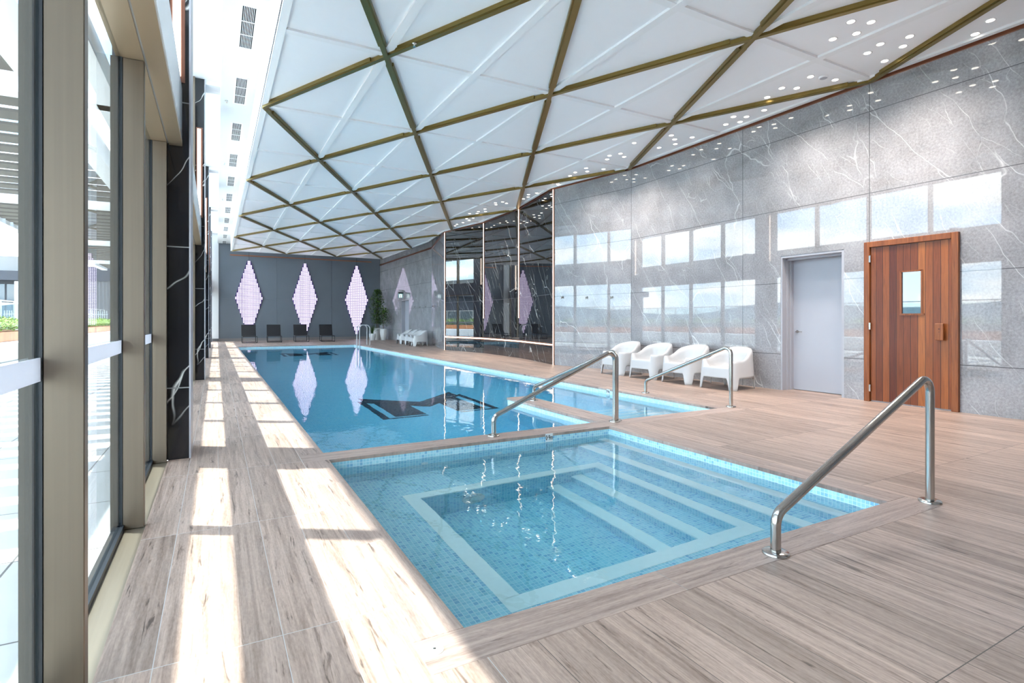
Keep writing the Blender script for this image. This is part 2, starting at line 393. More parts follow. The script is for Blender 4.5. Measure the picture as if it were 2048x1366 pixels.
# the stone wall's line, bending round the black marble bay
WALL = [(XW, YB), (XW, 9.75), (7.95, 12.2), (8.42, 14.92), (8.51, 17.67), (8.05, 20.3), (XF, 25.2), (XF, YE)]
def wall_x(y):
    for (x0, y0), (x1, y1) in zip(WALL, WALL[1:]):
        if y0 <= y <= y1: return x0 + (x1 - x0) * (y - y0) / (y1 - y0)
    return XW
CLOUD_R = [(8.41, YB), (8.41, 9.7), (7.87, 12.2), (8.34, 14.92), (8.41, 17.64), (7.97, 20.3), (8.41, 23.2), (8.41, 31.06)]
def cloud_x(y):
    for (x0, y0), (x1, y1) in zip(CLOUD_R, CLOUD_R[1:]):
        if y0 <= y <= y1: return x0 + (x1 - x0) * (y - y0) / (y1 - y0)
    return 8.41

# ================================================================== floor
fl = MB()
T = -.12
fl.box(-.36, .64, YB, YE, T, 0); fl.box(.64, XW + .6, YB, 1.73, T, 0); fl.box(4.11, XW + .6, 1.73, SY1, T, 0)
fl.box(6.2, 9.6, SY1, YE, T, 0); fl.box(.64, 6.2, 27.42, YE, T, 0)
tag(fl.build('floor', M['deck']), kind='structure')

# ------------------------------------------------------------------ plunge pool
sp = thing('plunge_pool', 'small square tiled plunge pool with pale edged steps, nearest the camera', 'pool', (0, 0, 0))
def coping(parent, x0, x1, y0, y1, d, name='coping'):
    return MB().bbox(x0, x1, y0, y1, -.032, .001, .003).build(name, M['cop_' + d], parent)
coping(sp, .64, 4.11, 1.73, SY0 - .0, 'x'); coping(sp, .64, SX0, SY0, SY1 + .0, 'y'); coping(sp, SX1, 4.11, SY0, SY1, 'y')
b = MB(); Z0 = -1.25
b.box(SX0 - .1, SX0, SY0 - .1, SY1 + .1, Z0, -.03); b.box(SX1, SX1 + .1, SY0 - .1, SY1 + .1, Z0, -.03)
b.box(SX0, SX1, SY0 - .1, SY0, Z0, -.03); b.box(SX0, SX1, SY1, SY1 + .1, Z0, -.03)
b.box(SX0, SX1, SY0, SY1, Z0, -1.0)
IX0, IX1, IY0, IY1 = 1.45, 3.22, 2.57, 4.20
b.box(SX0, IX0, SY0, SY1, -1.0, -.55); b.box(IX1, SX1, SY0, SY1, -1.0, -.55)
b.box(IX0, IX1, SY0, IY0, -1.0, -.55); b.box(IX0, IX1, IY1, SY1, -1.0, -.55)
b.build('basin', M['spa_tile'], sp)
st = MB(); st.box(3.47, SX1, SY0, SY1, -.55, -.40); st.box(3.742, SX1, SY0, SY1, -.40, -.25)
st.box(2.94, IX1, IY0, IY1, -1.0, -.70); st.box(2.67, 2.94, IY0, IY1, -1.0, -.85); st.build('steps', M['spa_tile'], sp)
def nose(parent, x0, x1, y0, y1, z): MB().box(x0 - .003, x1, y0, y1 + .003, z - .02, z + .003).build('step_nosing', M['nosing'], parent)
nose(sp, 3.742, 3.84, SY0, SY1, -.25); nose(sp, 3.47, 3.585, SY0, SY1, -.40)
nose(sp, 2.94, 3.055, IY0, IY1, -.70); nose(sp, 2.67, 2.785, IY0, IY1, -.85)
bd = MB(); w = .115
bd.box(IX0 - w, IX1 + w, IY0 - w - .01, IY0 + .003, -.57, -.547); bd.box(IX0 - w, IX1 + w, IY1 - .003, IY1 + w, -.57, -.547)
bd.box(IX0 - w, IX0 + .003, IY0, IY1, -.57, -.547); bd.box(IX1 - .003, IX1 + w, IY0, IY1, -.57, -.547); bd.build('bench_border', M['nosing'], sp)
for jx in (1.71, 2.49):
    j = MB(); j.disc((jx, SY1 - .012, -.27), .035, (0, 1, 0), .014); j.disc((jx, SY1 - .02, -.27), .018, (0, 1, 0), .01); j.build('return_jet', M['pot'], sp)
dr = MB(); dr.disc((1.92, IY1 - .018, -.77), .105, (0, 1, 0), .02)
for k in range(28):
    a = 2 * PI * k / 28; dr.tube([(1.92 + .05 * math.cos(a), IY1 - .022, -.77 + .05 * math.sin(a)), (1.92 + .10 * math.cos(a), IY1 - .022, -.77 + .10 * math.sin(a))], .004, 6)
dr.disc((1.92, IY1 - .03, -.77), .045, (0, 1, 0), .02); dr.build('suction_grille', M['pot'], sp)
def marker(parent, loc, rz, s):
    r = MB().box(-s * .5, s * .5, -.004, .001, -s * .5, s * .5).build('depth_marker', M['pot'], parent, loc); r.rotation_euler = (0, 0, rz)
    cu = bpy.data.curves.new('marker_text', 'FONT'); cu.body = '0\u00b79m'; cu.size = s * .66; cu.align_x = 'CENTER'; cu.align_y = 'CENTER'; cu.extrude = .001
    to = bpy.data.objects.new('tmp', cu); COL.objects.link(to); dg = bpy.context.evaluated_depsgraph_get()
    me = bpy.data.meshes.new_from_object(to.evaluated_get(dg)); COL.objects.unlink(to); bpy.data.objects.remove(to)
    me.materials.clear(); me.materials.append(M['black']); t = bpy.data.objects.new('marker_digits', me); COL.objects.link(t); t.parent = r
    t.location = (0, -.0055, 0); t.rotation_euler = (PI / 2, 0, 0); t.scale = (.78, 1.25, 1)
marker(sp, (3.09, SY1 - .001, -.044), 0, .088)
wt = MB().box(SX0 - .004, SX1 + .004, SY0 - .004, SY1 + .004, -1.1, WATER)
tag(wt.build('pool_water', M['spa_water']), 'clear pale turquoise water filling the small square plunge pool', 'water', kind='stuff')

# ------------------------------------------------------------------ long pool
pl = thing('swimming_pool', 'long blue indoor lap pool with dark M emblems on its floor', 'pool')
coping(pl, .64, 6.2, SY1, PY0, 'x'); coping(pl, .64, PX0, PY0, PY1, 'y'); coping(pl, PX1, 6.2, PY0, PY1, 'y'); coping(pl, .64, 6.2, PY1, 27.42, 'x')
PB = -1.3; DX0, DX1, DY = 3.95, 4.30, 7.36
b = MB(); Z0 = PB - .2
b.box(PX0 - .1, PX0, PY0 - .05, PY1 + .1, Z0, -.03); b.box(PX1, PX1 + .1, PY0 - .05, PY1 + .1, Z0, -.03)
b.box(PX0, PX1, PY0 - .1, PY0, Z0, -.03); b.box(PX0, PX1, PY1, PY1 + .1, Z0, -.03); b.box(PX0, PX1, PY0, PY1, Z0, PB)
b.build('basin', M['pool_tile'], pl)
d = MB().box(DX0, DX1, PY0, DY, PB, -.03); d.build('divider_wall', M['pool_tile'], pl)
coping(pl, DX0 - .01, DX1 + .01, PY0, DY + .01, 'y')
s5 = MB()
for k, z in enumerate((-.28, -.45, -.62, -.79, -.96, -1.13)):
    s5.box(DX1, PX1, PY0 + .33 * k, PY0 + .33 * (k + 1), PB, z)
s5.build('steps', M['pool_tile'], pl)
for k, z in enumerate((-.28, -.45, -.62, -.79, -.96, -1.13)):
    y = PY0 + .33 * (k + 1); nose(pl, DX1, PX1, y - .1, y, z)
def emblem(oy):
    V = [(2.33, 10.3), (2.33, 9.76), (3.25, 8.9), (4.17, 9.76), (4.17, 10.3), (3.25, 9.44)]
    mb = MB(); z0, z1 = PB - .01, PB + .004
    mb.prism([(x, y + oy) for x, y in [V[0], V[1], V[2], V[5]]], z0, z1); mb.prism([(x, y + oy) for x, y in [V[2], V[3], V[4], V[5]]], z0, z1)
    for s in (1, -1):
        m = lambda l: ([(3.25 + s * (x - 3.25), y + oy) for x, y in l][::s])
        mb.prism(m([(2.25, 9.95), (2.25, 8.2), (2.36, 8.2), (2.36, 9.85)]), z0, z1)
        mb.prism(m([(2.36, 8.26), (2.36, 8.2), (2.98, 8.2), (2.98, 8.26)]), z0, z1)
        mb.prism(m([(2.47, 9.72), (2.47, 8.32), (2.98, 8.32), (2.98, 9.28)]), z0, z1)
    mb.build('floor_emblem', M['logo_tile'], pl)
emblem(0); emblem(13.75)
marker(pl, (PX1 - .001, 7.44, -.045), PI / 2 * -1, .085)
wt = MB().box(PX0 - .004, PX1 + .004, PY0 - .004, PY1 + .004, PB - .05, WATER)
tag(wt.build('pool_water', M['pool_water']), 'deep blue water filling the long lap pool', 'water', kind='stuff')

# ================================================================== right wall
def wall_seg(name, pts, mat, z1, th=.25, openings=()):
    mb = MB()
    for (x0, y0), (x1, y1) in zip(pts, pts[1:]):
        cuts = sorted([y0, y1] + [o for op in openings for o in op[:2] if y0 < o < y1])
        for a, b_ in zip(cuts, cuts[1:]):
            fx = lambda y: x0 + (x1 - x0) * (y - y0) / (y1 - y0)
            zb = 0
            for op in openings:
                if op[0] <= a + 1e-6 and b_ <= op[1] + 1e-6: zb = op[2]
            mb.prism([(fx(a), a), (fx(a) + th, a), (fx(b_) + th, b_), (fx(b_), b_)], zb, z1)
    return tag(mb.build(name, mat), kind='structure')
GD = (4.86, 5.93, 2.29); FD = (28.78, 30.14, 2.33)
wr = wall_seg('wall_right', WALL[:3], M['grey_marble'], ZS + .02, openings=[GD])
wall_seg('wall_right_bay', WALL[2:6], M['black_marble'], ZS + .02)
wall_seg('wall_right_far', WALL[5:], M['grey_marble'], ZS + .02, openings=[FD])
# door 1, the grey service door in its reveal
d1 = thing('door_1', 'flat pale grey door recessed in the grey stone wall beside the timber sauna door', 'door', (XW, 0, 0), kind='structure')
MB().box(.27, .31, 4.90, 5.87, .01, 2.245).build('door_leaf', M['grey_door'], d1)
f = MB(); f.box(.005, .35, 5.90, 5.93, 0, 2.285); f.box(.20, .35, 5.87, 5.90, 0, 2.285); f.box(.005, .35, 4.862, 4.90, 0, 2.285); f.box(.005, .35, 4.90, 5.90, 2.255, 2.288)
f.box(.12, .2, 5.885, 5.90, 0, 2.255); f.box(.12, .2, 4.9, 5.9, 2.22, 2.255); f.box(.31, .36, 4.86, 5.93, 0, 2.29)
f.build('door_frame', M['door_frame'], d1)
h = MB(); h.disc((.262, 5.80, 1.0), .026, (1, 0, 0), .01); h.tube([(.265, 5.80, 1.0), (.215, 5.80, 1.0), (.205, 5.79, 1.0), (.205, 5.68, 1.0)], .009); h.build('door_handle', M['steel'], d1)
# sauna door
sd = thing('door_2', 'reddish cedar plank sauna door with small window and wooden pull block', 'door', (XW, 0, 0), kind='structure')
f = MB(); f.bbox(-.05, .0, 3.375, 3.455, 0, 2.35); f.bbox(-.05, .0, 4.465, 4.545, 0, 2.35); f.bbox(-.05, .0, 3.455, 4.465, 2.27, 2.35); f.build('door_frame', M['cedar_f'], sd)
WN = (3.80, 4.06, 1.285, 1.88)
lf = MB(); X0, X1 = -.022, -.002
lf.box(X0, X1, 3.465, WN[0], .02, 2.265); lf.box(X0, X1, WN[1], 4.455, .02, 2.265); lf.box(X0, X1, WN[0], WN[1], .02, WN[2]); lf.box(X0, X1, WN[0], WN[1], WN[3], 2.265)
lf.build('door_leaf', M['cedar'], sd)
wf = MB(); y0, y1, z0, z1 = WN
wf.box(-.03, -.004, y0 - .012, y0 + .012, z0 - .012, z1 + .012); wf.box(-.03, -.004, y1 - .012, y1 + .012, z0 - .012, z1 + .012); wf.box(-.034, -.004, y0 - .03, y1 + .012, z0 - .018, z0 + .006); wf.box(-.03, -.004, y0, y1, z1 - .008, z1 + .012)
wf.build('window_bead', M['cedar_f'], sd)
MB().box(-.012, -.006, y0, y1, z0, z1).build('window_pane', plain('dark_reflective_glass', (.01, .012, .015), .02, ior=2.6), sd)
kb = MB(); kb.bbox(-.085, -.055, 3.525, 3.625, .93, 1.155, .006); kb.box(-.055, -.022, 3.55, 3.60, .97, 1.11); kb.disc((-.0855, 3.575, 1.08), .006, (-1, 0, 0), .002, 12, 1); kb.disc((-.0855, 3.575, 1.04), .004, (-1, 0, 0), .002, 12, 1)
kb.build('door_handle', [M['cedar_f'], M['black']], sd)
for z in (.20, 1.11, 2.10): MB().box(-.056, -.03, 4.448, 4.47, z - .05, z + .05).build('hinge', M['steel'], sd)
# far door + exit sign
d3 = thing('door_3', 'narrow grey door in the far stone wall under the exit sign', 'door', (XF, 0, 0), kind='structure')
MB().box(.2, .24, 28.82, 30.1, 0.01, 2.3).build('door_leaf', M['grey_door'], d3)
f = MB(); f.box(.0, .28, 30.10, 30.14, 0, 2.33); f.box(.0, .28, 28.78, 28.82, 0, 2.33); f.box(0, .28, 28.82, 30.10, 2.29, 2.33); f.box(.24, .29, 28.78, 30.14, 0, 2.33); f.build('door_frame', M['door_frame'], d3)
es = thing('exit_sign', 'small lit exit sign hanging above the far grey door', 'sign', (9.08, 29.6, 2.42))
MB().bbox(-.13, .15, -.03, .03, .26, .33).build('housing', M['black'], es)
MB().box(-.12, .12, -.012, .012, .02, .26).build('sign_face', emit('exit_face', (.25, .5, .52), .25), es)
g = MB(); g.box(-.07, -.02, -.016, -.012, .04, .20); g.box(.03, .06, -.016, -.012, .04, .22); g.disc((-.02, -.013, .22), .02, (0, -1, 0), .003); g.build('running_figure', emit('exit_white', (.95, 1, 1), .6), es)
# LED strips of the bay
def led_v(i, z0, z1, lab):
    x, y = WALL[i]
    r = thing('light_strip', lab, 'strip light', (x - .002, y, z0))
    MB().box(-.014, 0, -.035, .035, 0, z1 - z0).build('channel', M['copper'], r)
    MB().box(-.019, -.014, -.012, .012, 0, z1 - z0).build('diffuser', M['led'], r)
led_v(5, 0.0, ZC - .02, 'thin vertical glowing strip on the far edge of the black marble bay')
led_v(4, 1.265, ZC - .02, 'glowing vertical strip splitting the black marble, further of the two inner ones')
led_v(3, 1.265, ZC - .02, 'glowing vertical strip splitting the black marble, nearer of the two inner ones')
led_v(2, 0.0, ZC - .02, 'thin vertical glowing strip where black marble meets near grey stone')
r = thing('light_strip', 'long low horizontal glowing strip across the black marble bay', 'strip light', (0, 0, .53))
c_ = MB(); e_ = MB()
for (x0, y0), (x1, y1) in zip(WALL[2:5], WALL[3:6]):
    c_.prism([(x0 - .014, y0), (x0 - .001, y0), (x1 - .001, y1), (x1 - .014, y1)], -.04, .04); e_.prism([(x0 - .019, y0), (x0 - .014, y0), (x1 - .014, y1), (x1 - .019, y1)], -.014, .014)
c_.build('channel', M['copper'], r); e_.build('diffuser', M['led'], r)
# copper trim under the ceiling edge along the wall
t = MB(); n = 0
for (x0, y0), (x1, y1) in zip(WALL, WALL[1:]):
    t.prism([(x0 - .03, y0), (x0, y0), (x1, y1), (x1 - .03, y1)], 4.70, 4.78)
tag(t.build('trim_1', M['copper']), kind='structure')
# coat hooks
hook = None
for i, (y, z) in enumerate([(11.87, 1.80), (11.05, 1.77), (10.28, 1.75), (27.76, 1.9), (26.91, 1.88), (26.06, 1.87), (24.6, 1.88), (23.9, 1.88)]):
    if hook is None:
        hook = thing('wall_hook', '', 'hook'); hb = MB(); hb.disc((0, 0, 0), .03, (-1, 0, 0), .008); hb.build('base_plate', M['steel'], hook)
        hb = MB(); hb.tube([(-.005, 0, 0), (-.05, 0, 0), (-.06, 0, .02)], .009, 10); hb.tube([(-.02, 0, 0), (-.045, 0, -.04), (-.06, 0, -.035)], .008, 10); hb.build('peg', M['steel'], hook); o = hook
    else: o = copy_tree(hook)
    near = i < 3
    tag(o, ['small metal hook on near grey stone wall, closest to the black marble', 'small metal hook on near grey stone wall, middle of three', 'small metal hook on near grey stone wall, closest to the chairs'][i] if near
        else 'tiny metal hook on the far stone wall, %s from the far grey door' % ['nearest', 'second', 'third', 'fourth', 'fifth'][i - 3], 'hook', 'hooks on the near wall' if near else 'hooks on the far wall')
    o.location = (wall_x(y), y, z)

# ================================================================== end wall, left end wall, back wall
tag(MB().box(-.7, XF + .3, YE + .02, YE + .25, 0, ZU).build('wall_end', M['slab_dark']), kind='structure')
pn = MB(); xs = [.13, 3.16, 6.29, XF]
for a, b_ in zip(xs, xs[1:]):
    for z0, z1 in ((.15, 2.415), (2.425, ZS)): pn.box(a + .006, b_ - .006, YE - .012, YE + .02, z0, z1)
tag(pn.build('wall_end_panelling', M['slab_dark']), kind='structure')
tag(MB().box(.13, XF, YE - .02, YE + .02, 0, .15).build('baseboard_end', plain('grey_skirting', (.26, .24, .24), .4)), kind='structure')
tag(MB().box(-.7, .13, YE - .04, YE + .02, .15, ZU).build('wall_end_left', M['white']), kind='structure')
tag(MB().box(-.7, .13, YE - .05, YE + .02, 0, .15).build('baseboard_left', plain('grey_skirting_2', (.20, .20, .21), .4)), kind='structure')
tag(MB().box(.7, 8.73, YE - .05, YE - .012, 4.88, 4.94).build('trim_2', M['copper']), kind='structure')
tag(MB().box(-.7, XW + .3, YB - .2, YB, 0, ZU).build('wall_back', M['white']), kind='structure')

# light art diamonds
def diamond(cx, lab):
    r = thing('light_art_panel', lab, 'wall light', (cx, YE - .02, 0), group='diamond light panels on the end wall')
    hw, zm, zt, zb = .70, 2.47, 4.62, .30
    bk = MB(); poly = [(-.09, zt), (.09, zt), (hw, zm + .12), (hw, zm - .12), (.06, zb), (-.06, zb), (-hw, zm - .12), (-hw, zm + .12)]
    n_ = len(poly); vs = [(x, -.05, z) for x, z in poly] + [(x, -.02, z) for x, z in poly]
    bk.add(vs, [tuple(range(n_)), tuple(range(2 * n_ - 1, n_ - 1, -1))] + [(i + n_, (i + 1) % n_ + n_, (i + 1) % n_, i) for i in range(n_)]); bk.build('backing', M['purple'], r)
    p = .08; rows = []
    for k in range(int((zt - zb) / p)):
        z = zb + p * (k + .5); wz = (zt - z) / (zt - zm) if z > zm else (z - zb) / (zm - zb)
        rows.append(max(1, int((.06 + wz * .64) / p + .5)))
    right = []
    for k, m_ in enumerate(rows): right += [(m_ * p, zb + p * k), (m_ * p, zb + p * (k + 1))]
    out_ = right + [(-x, z) for x, z in reversed(right)]; n_ = len(out_)
    px = MB(); fs = [(i, (i + 1) % n_, (i + 1) % n_ + n_, i + n_) for i in range(n_)]
    m2 = len(right)
    for i in range(0, m2, 2):                                  # one quad per row, front face
        fs.append((i, n_ - 1 - i, n_ - 2 - i, i + 1))
    px.add([(x, -.062, z) for x, z in out_] + [(x, -.05, z) for x, z in out_], fs); px.build('light_cells', M['pixel'], r)
    MB().tube([(0, -.04, zt), (0, -.04, 5.5)], .007, 8).build('hanging_wire', M['black'], r)
diamond(1.67, 'tall lilac diamond of light dots on end wall, behind the leftmost lounger')
diamond(4.72, 'tall lilac diamond of light dots on end wall, middle of the three')
diamond(7.79, 'tall lilac diamond of light dots on end wall, behind pool ladder near plants')

# ================================================================== ceiling
ce = thing('ceiling', 'white ceiling with suspended triangular panels and gold rails', 'ceiling', kind='structure')
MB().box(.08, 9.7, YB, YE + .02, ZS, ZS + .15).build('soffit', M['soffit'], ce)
MB().box(-.50, .16, YB, YE + .02, ZU, ZU + .2).build('upper_slab', M['white'], ce)
MB().box(.08, .16, YB, YE, ZS + .15, ZU).build('fascia', M['white'], ce)
X0c = .655
outline = [(X0c, YB), *CLOUD_R, (X0c, 31.06)]
MB().prism(outline, ZC + .03, ZC + .12).build('panel_field', M['panel'], ce)
MB().box(X0c, X0c + .05, YB, 31.06, ZC + .05, ZS).build('left_fascia', M['white'], ce)
MB().box(X0c + .05, 8.41, 31.02, 31.06, ZC + .05, ZS).build('end_fascia', M['white'], ce)
NX, NY = 1.29, 2.655; GX, GY = .695, 4.455
def clipy(y0, y1): return max(y0, YB), min(y1, 31.05)
for i in range(0, 7):
    x = GX + NX * i
    if i == 0: MB().box(X0c - .004, X0c + .09, YB, 31.06, ZC, ZC + .04).build('rib', M['white'], ce); continue
    if i == 6:
        e_ = MB()
        for (x0, y0), (x1, y1) in zip(CLOUD_R, CLOUD_R[1:]): e_.prism([(x0 - .07, y0), (x0 + .004, y0), (x1 + .004, y1), (x1 - .07, y1)], ZC, ZC + .04)
        e_.build('rib', M['white'], ce); continue
    MB().box(x - .055, x + .055, YB, 31.05, ZC, ZC + .035).build('rib', M['white'], ce)
for j in range(-3, 11):
    y = GY + NY * j
    if YB < y < 31.05:
        MB().box(X0c, cloud_x(y) - .01, y - .05, y + .05, ZC + .002, ZC + .035).build('rib', M['white'], ce)
# gold rails: long diagonals from edge to edge
for sgn in (1, -1):
    for k in range(-12, 13):
        y_at = GY + 2 * NY * k                     # crossing of the left edge line i=0
        f_ = lambda i: y_at + sgn * NY * i
        # clip parameter i to the cloud
        ins = [i / 40 for i in range(0, 241) if YB <= f_(i / 40) <= 31.0 and GX + NX * i / 40 <= cloud_x(f_(i / 40)) + .03]
        if len(ins) < 4: continue
        a, b_ = ins[0], ins[-1]
        A = (GX + NX * a, f_(a)); B = (GX + NX * b_, f_(b_))
        mb = MB(); mb.bar(A, B, .064, ZC - .035 - .0015 * (sgn > 0), ZC + .02)
        d = (Vector(B) - Vector(A)).normalized(); nrm = Vector((-d.y, d.x))
        i0 = math.floor(a)
        while i0 < b_:
            s0 = max(a, i0) + .09; s1 = min(b_, i0 + 1) - .09
            if s1 > s0:
                P0 = Vector((GX + NX * s0, f_(s0))); P1 = Vector((GX + NX * s1, f_(s1)))
                for s in (1, -1): mb.bar(P0 + nrm * s * .042, P1 + nrm * s * .042, .020, ZC - .022, ZC + .03)
            i0 += 1
        mb.build('gold_rail', M['gold'], ce)
# downlights
DL = [(6.63, 3.71), (6.85, 3.6), (6.96, 3.83), (6.84, 4.05), (7.62, 3.55), (7.5, 3.83), (7.82, 3.72), (7.6, 4.04), (8.04, 4.05), (7.61, 4.83), (8.03, 4.72), (7.6, 5.28), (7.8, 5.17), (7.71, 5.61), (8.14, 5.98), (7.93, 6.43), (8.13, 6.32), (8.24, 6.54), (8.12, 6.75), (8.12, 7.54), (7.68, 7.65), (7.91, 7.79), (8.13, 7.99), (8.01, 8.32), (7.36, 8.34), (7.57, 9.01), (7.79, 9.15), (7.46, 9.24), (7.58, 9.47), (7.59, 10.26), (7.78, 10.47), (8.0, 10.13), (7.65, 11.0), (8.27, 3.13), (8.05, 2.9), (7.86, 11.82), (7.86, 12.93), (7.76, 13.2), (7.9, 13.46), (7.9, 13.74), (7.56, 14.4), (7.43, 14.62), (7.75, 14.51), (7.56, 14.84), (7.55, 15.59), (7.53, 16.05), (7.74, 15.94), (7.63, 16.36), (7.42, 16.5), (7.85, 17.16), (7.6, 17.05), (7.9, 17.6), (7.7, 17.38), (7.9, 18.15), (7.84, 18.57), (7.7, 18.92), (7.9, 18.9), (7.58, 10.68)]
dlight = thing('ceiling_downlight', 'small round recessed downlight among many along the right of the ceiling', 'ceiling light', group='round downlights scattered in the ceiling')
MB().lathe([(.040, 0), (.054, -.004), (.056, .0)], seg=20).build('rim', M['white'], dlight)
MB().disc((0, 0, -.0015), .041, (0, 0, 1), .004, 20).build('lens', M['dl'], dlight)
ZD = ZC + .029
for i, (x, y) in enumerate(DL):
    o = dlight if i == 0 else copy_tree(dlight); o.location = (min(x, cloud_x(y) - .12), y, ZD)
    wh = 'above the timber sauna door' if y < 4.3 else 'above the grey door' if y < 7 else 'above the front white chairs' if y < 9.6 else 'near where grey stone meets black marble' if y < 12 else 'in front of the black marble bay'
    tag(o, 'small round recessed downlight in the ceiling ' + wh)
for x, y in [p_ for p_ in DL if p_[0] < min(7.87, wall_x(p_[1]) - .6)]:
    ld = bpy.data.lights.new('downlight_lamp', 'SPOT'); ld.energy = 24; ld.spot_size = 2.3; ld.spot_blend = 1.0; ld.shadow_soft_size = .05; ld.color = (1, .90, .82)
    lo = bpy.data.objects.new('downlight_lamp', ld); COL.objects.link(lo); lo.location = (x, y, ZD - .02)
sm = thing('smoke_detector', 'small white ring detector between downlights on the ceiling', 'smoke detector', (7.777, 4.741, ZD))
MB().lathe([(.062, 0), (.06, -.018), (.045, -.024), (.02, -.022), (.0, -.02)], seg=24).build('housing', M['white'], sm)
MB().lathe([(.05, -.0225), (.044, -.026), (.038, -.0235)], seg=24).build('sensor_ring', M['door_frame'], sm)
# sprinklers
sprk = None
for x, y, z, lab in [(2.195, 6.572, ZC - .035, 'small metal sprinkler head under a gold ceiling rail'), (.185, 12.09, ZS, 'tiny sprinkler head on white left soffit, nearest the camera'), (.2, 16.95, ZS, 'tiny sprinkler head on white left soffit, second from the camera'), (.2, 22.0, ZS, 'tiny sprinkler head on white left soffit, third from the camera')]:
    if sprk is None:
        sprk = thing('sprinkler', lab, 'sprinkler'); o = sprk
        MB().lathe([(.03, 0), (.028, -.006), (.01, -.008), (.01, -.03), (.004, -.035)], seg=16).build('stem', M['steel'], sprk); MB().disc((0, 0, -.042), .018, (0, 0, 1), .003, 12).build('deflector', M['steel'], sprk)
    else: o = copy_tree(sprk)
    tag(o, lab, 'sprinkler', 'sprinkler heads'); o.location = (x, y, z)
# air grilles
ordn = ['nearest the camera', 'second from the camera', 'third from the camera', 'fourth from the camera', 'fifth from the camera', 'sixth from the camera', 'seventh from the camera', 'eighth from the camera', 'ninth from the camera', 'tenth from the camera', 'farthest, by the end wall']
gr = thing('air_grille', '', 'air vent')
g = MB(); L_, W_ = 1.36, .235
g.box(-W_ / 2, -.085, -L_ / 2, L_ / 2, -.008, 0); g.box(.085, W_ / 2, -L_ / 2, L_ / 2, -.008, 0); g.box(-.085, .085, -L_ / 2, -.645, -.008, 0); g.box(-.085, .085, .645, L_ / 2, -.008, 0); g.build('frame', M['white'], gr)
g = MB()
for k in range(1, 8): x = -.085 + .17 * k / 8; g.box(x - .003, x + .003, -.645, .645, -.008, -.001)
for y in (-.21, .21): g.box(-.085, .085, y - .006, y + .006, -.008, -.001)
g.build('louvre_bars', M['white'], gr)
MB().box(-.085, .085, -.645, .645, -.0015, -.0005).build('duct_shade_sheet', M['vent_dark'], gr)  # thin black sheet standing in for the shade inside the duct
for k in range(11):
    o = gr if k == 0 else copy_tree(gr)
    tag(o, 'slotted white air grille in the left soffit, ' + ordn[k], 'air vent', 'air grilles along the left soffit'); o.location = (.41, 8.98 + 2.53 * k - .02, ZS)

# ================================================================== window wall
XG = -.48; XI = -.365; COLY = [5.47 + 7.03 * k for k in range(-1, 5)]
colname = {0: 'beside the camera', 1: 'nearest black marble column between the windows', 2: 'second black marble column from the camera', 3: 'third black marble column from the camera', 4: 'fourth black marble column from the camera', 5: 'farthest black marble column by the end wall'}
for k, y in enumerate(COLY):
    if y > 34: continue
    c = thing('marble_column', ('black marble column with white veins behind the camera side' if k == 0 else colname[k] + ', with tall glowing strip'), 'column', (0, y, 0), group='black marble columns in the window wall')
    m = MB(); m.bbox(-.75, -.2, 0, .5, 0, ZU, .004); m.build('shaft', M['col_marble'], c)
    MB().box(-.205, -.192, -.006, .506, 0, ZU).build('edge_trim', M['door_frame'], c)
    MB().box(-.345, -.235, -.012, 0.0, 3.25, 5.05).build('copper_inlay', M['copper_dark'], c)
    MB().box(-.325, -.265, -.03, -.012, 3.3, 5.02).build('light_strip', M['led_col'], c)
    MB().box(-.36, .08, 0.02, .48, 5.95, ZU).build('ceiling_beam', M['white'], c)
wi = 0
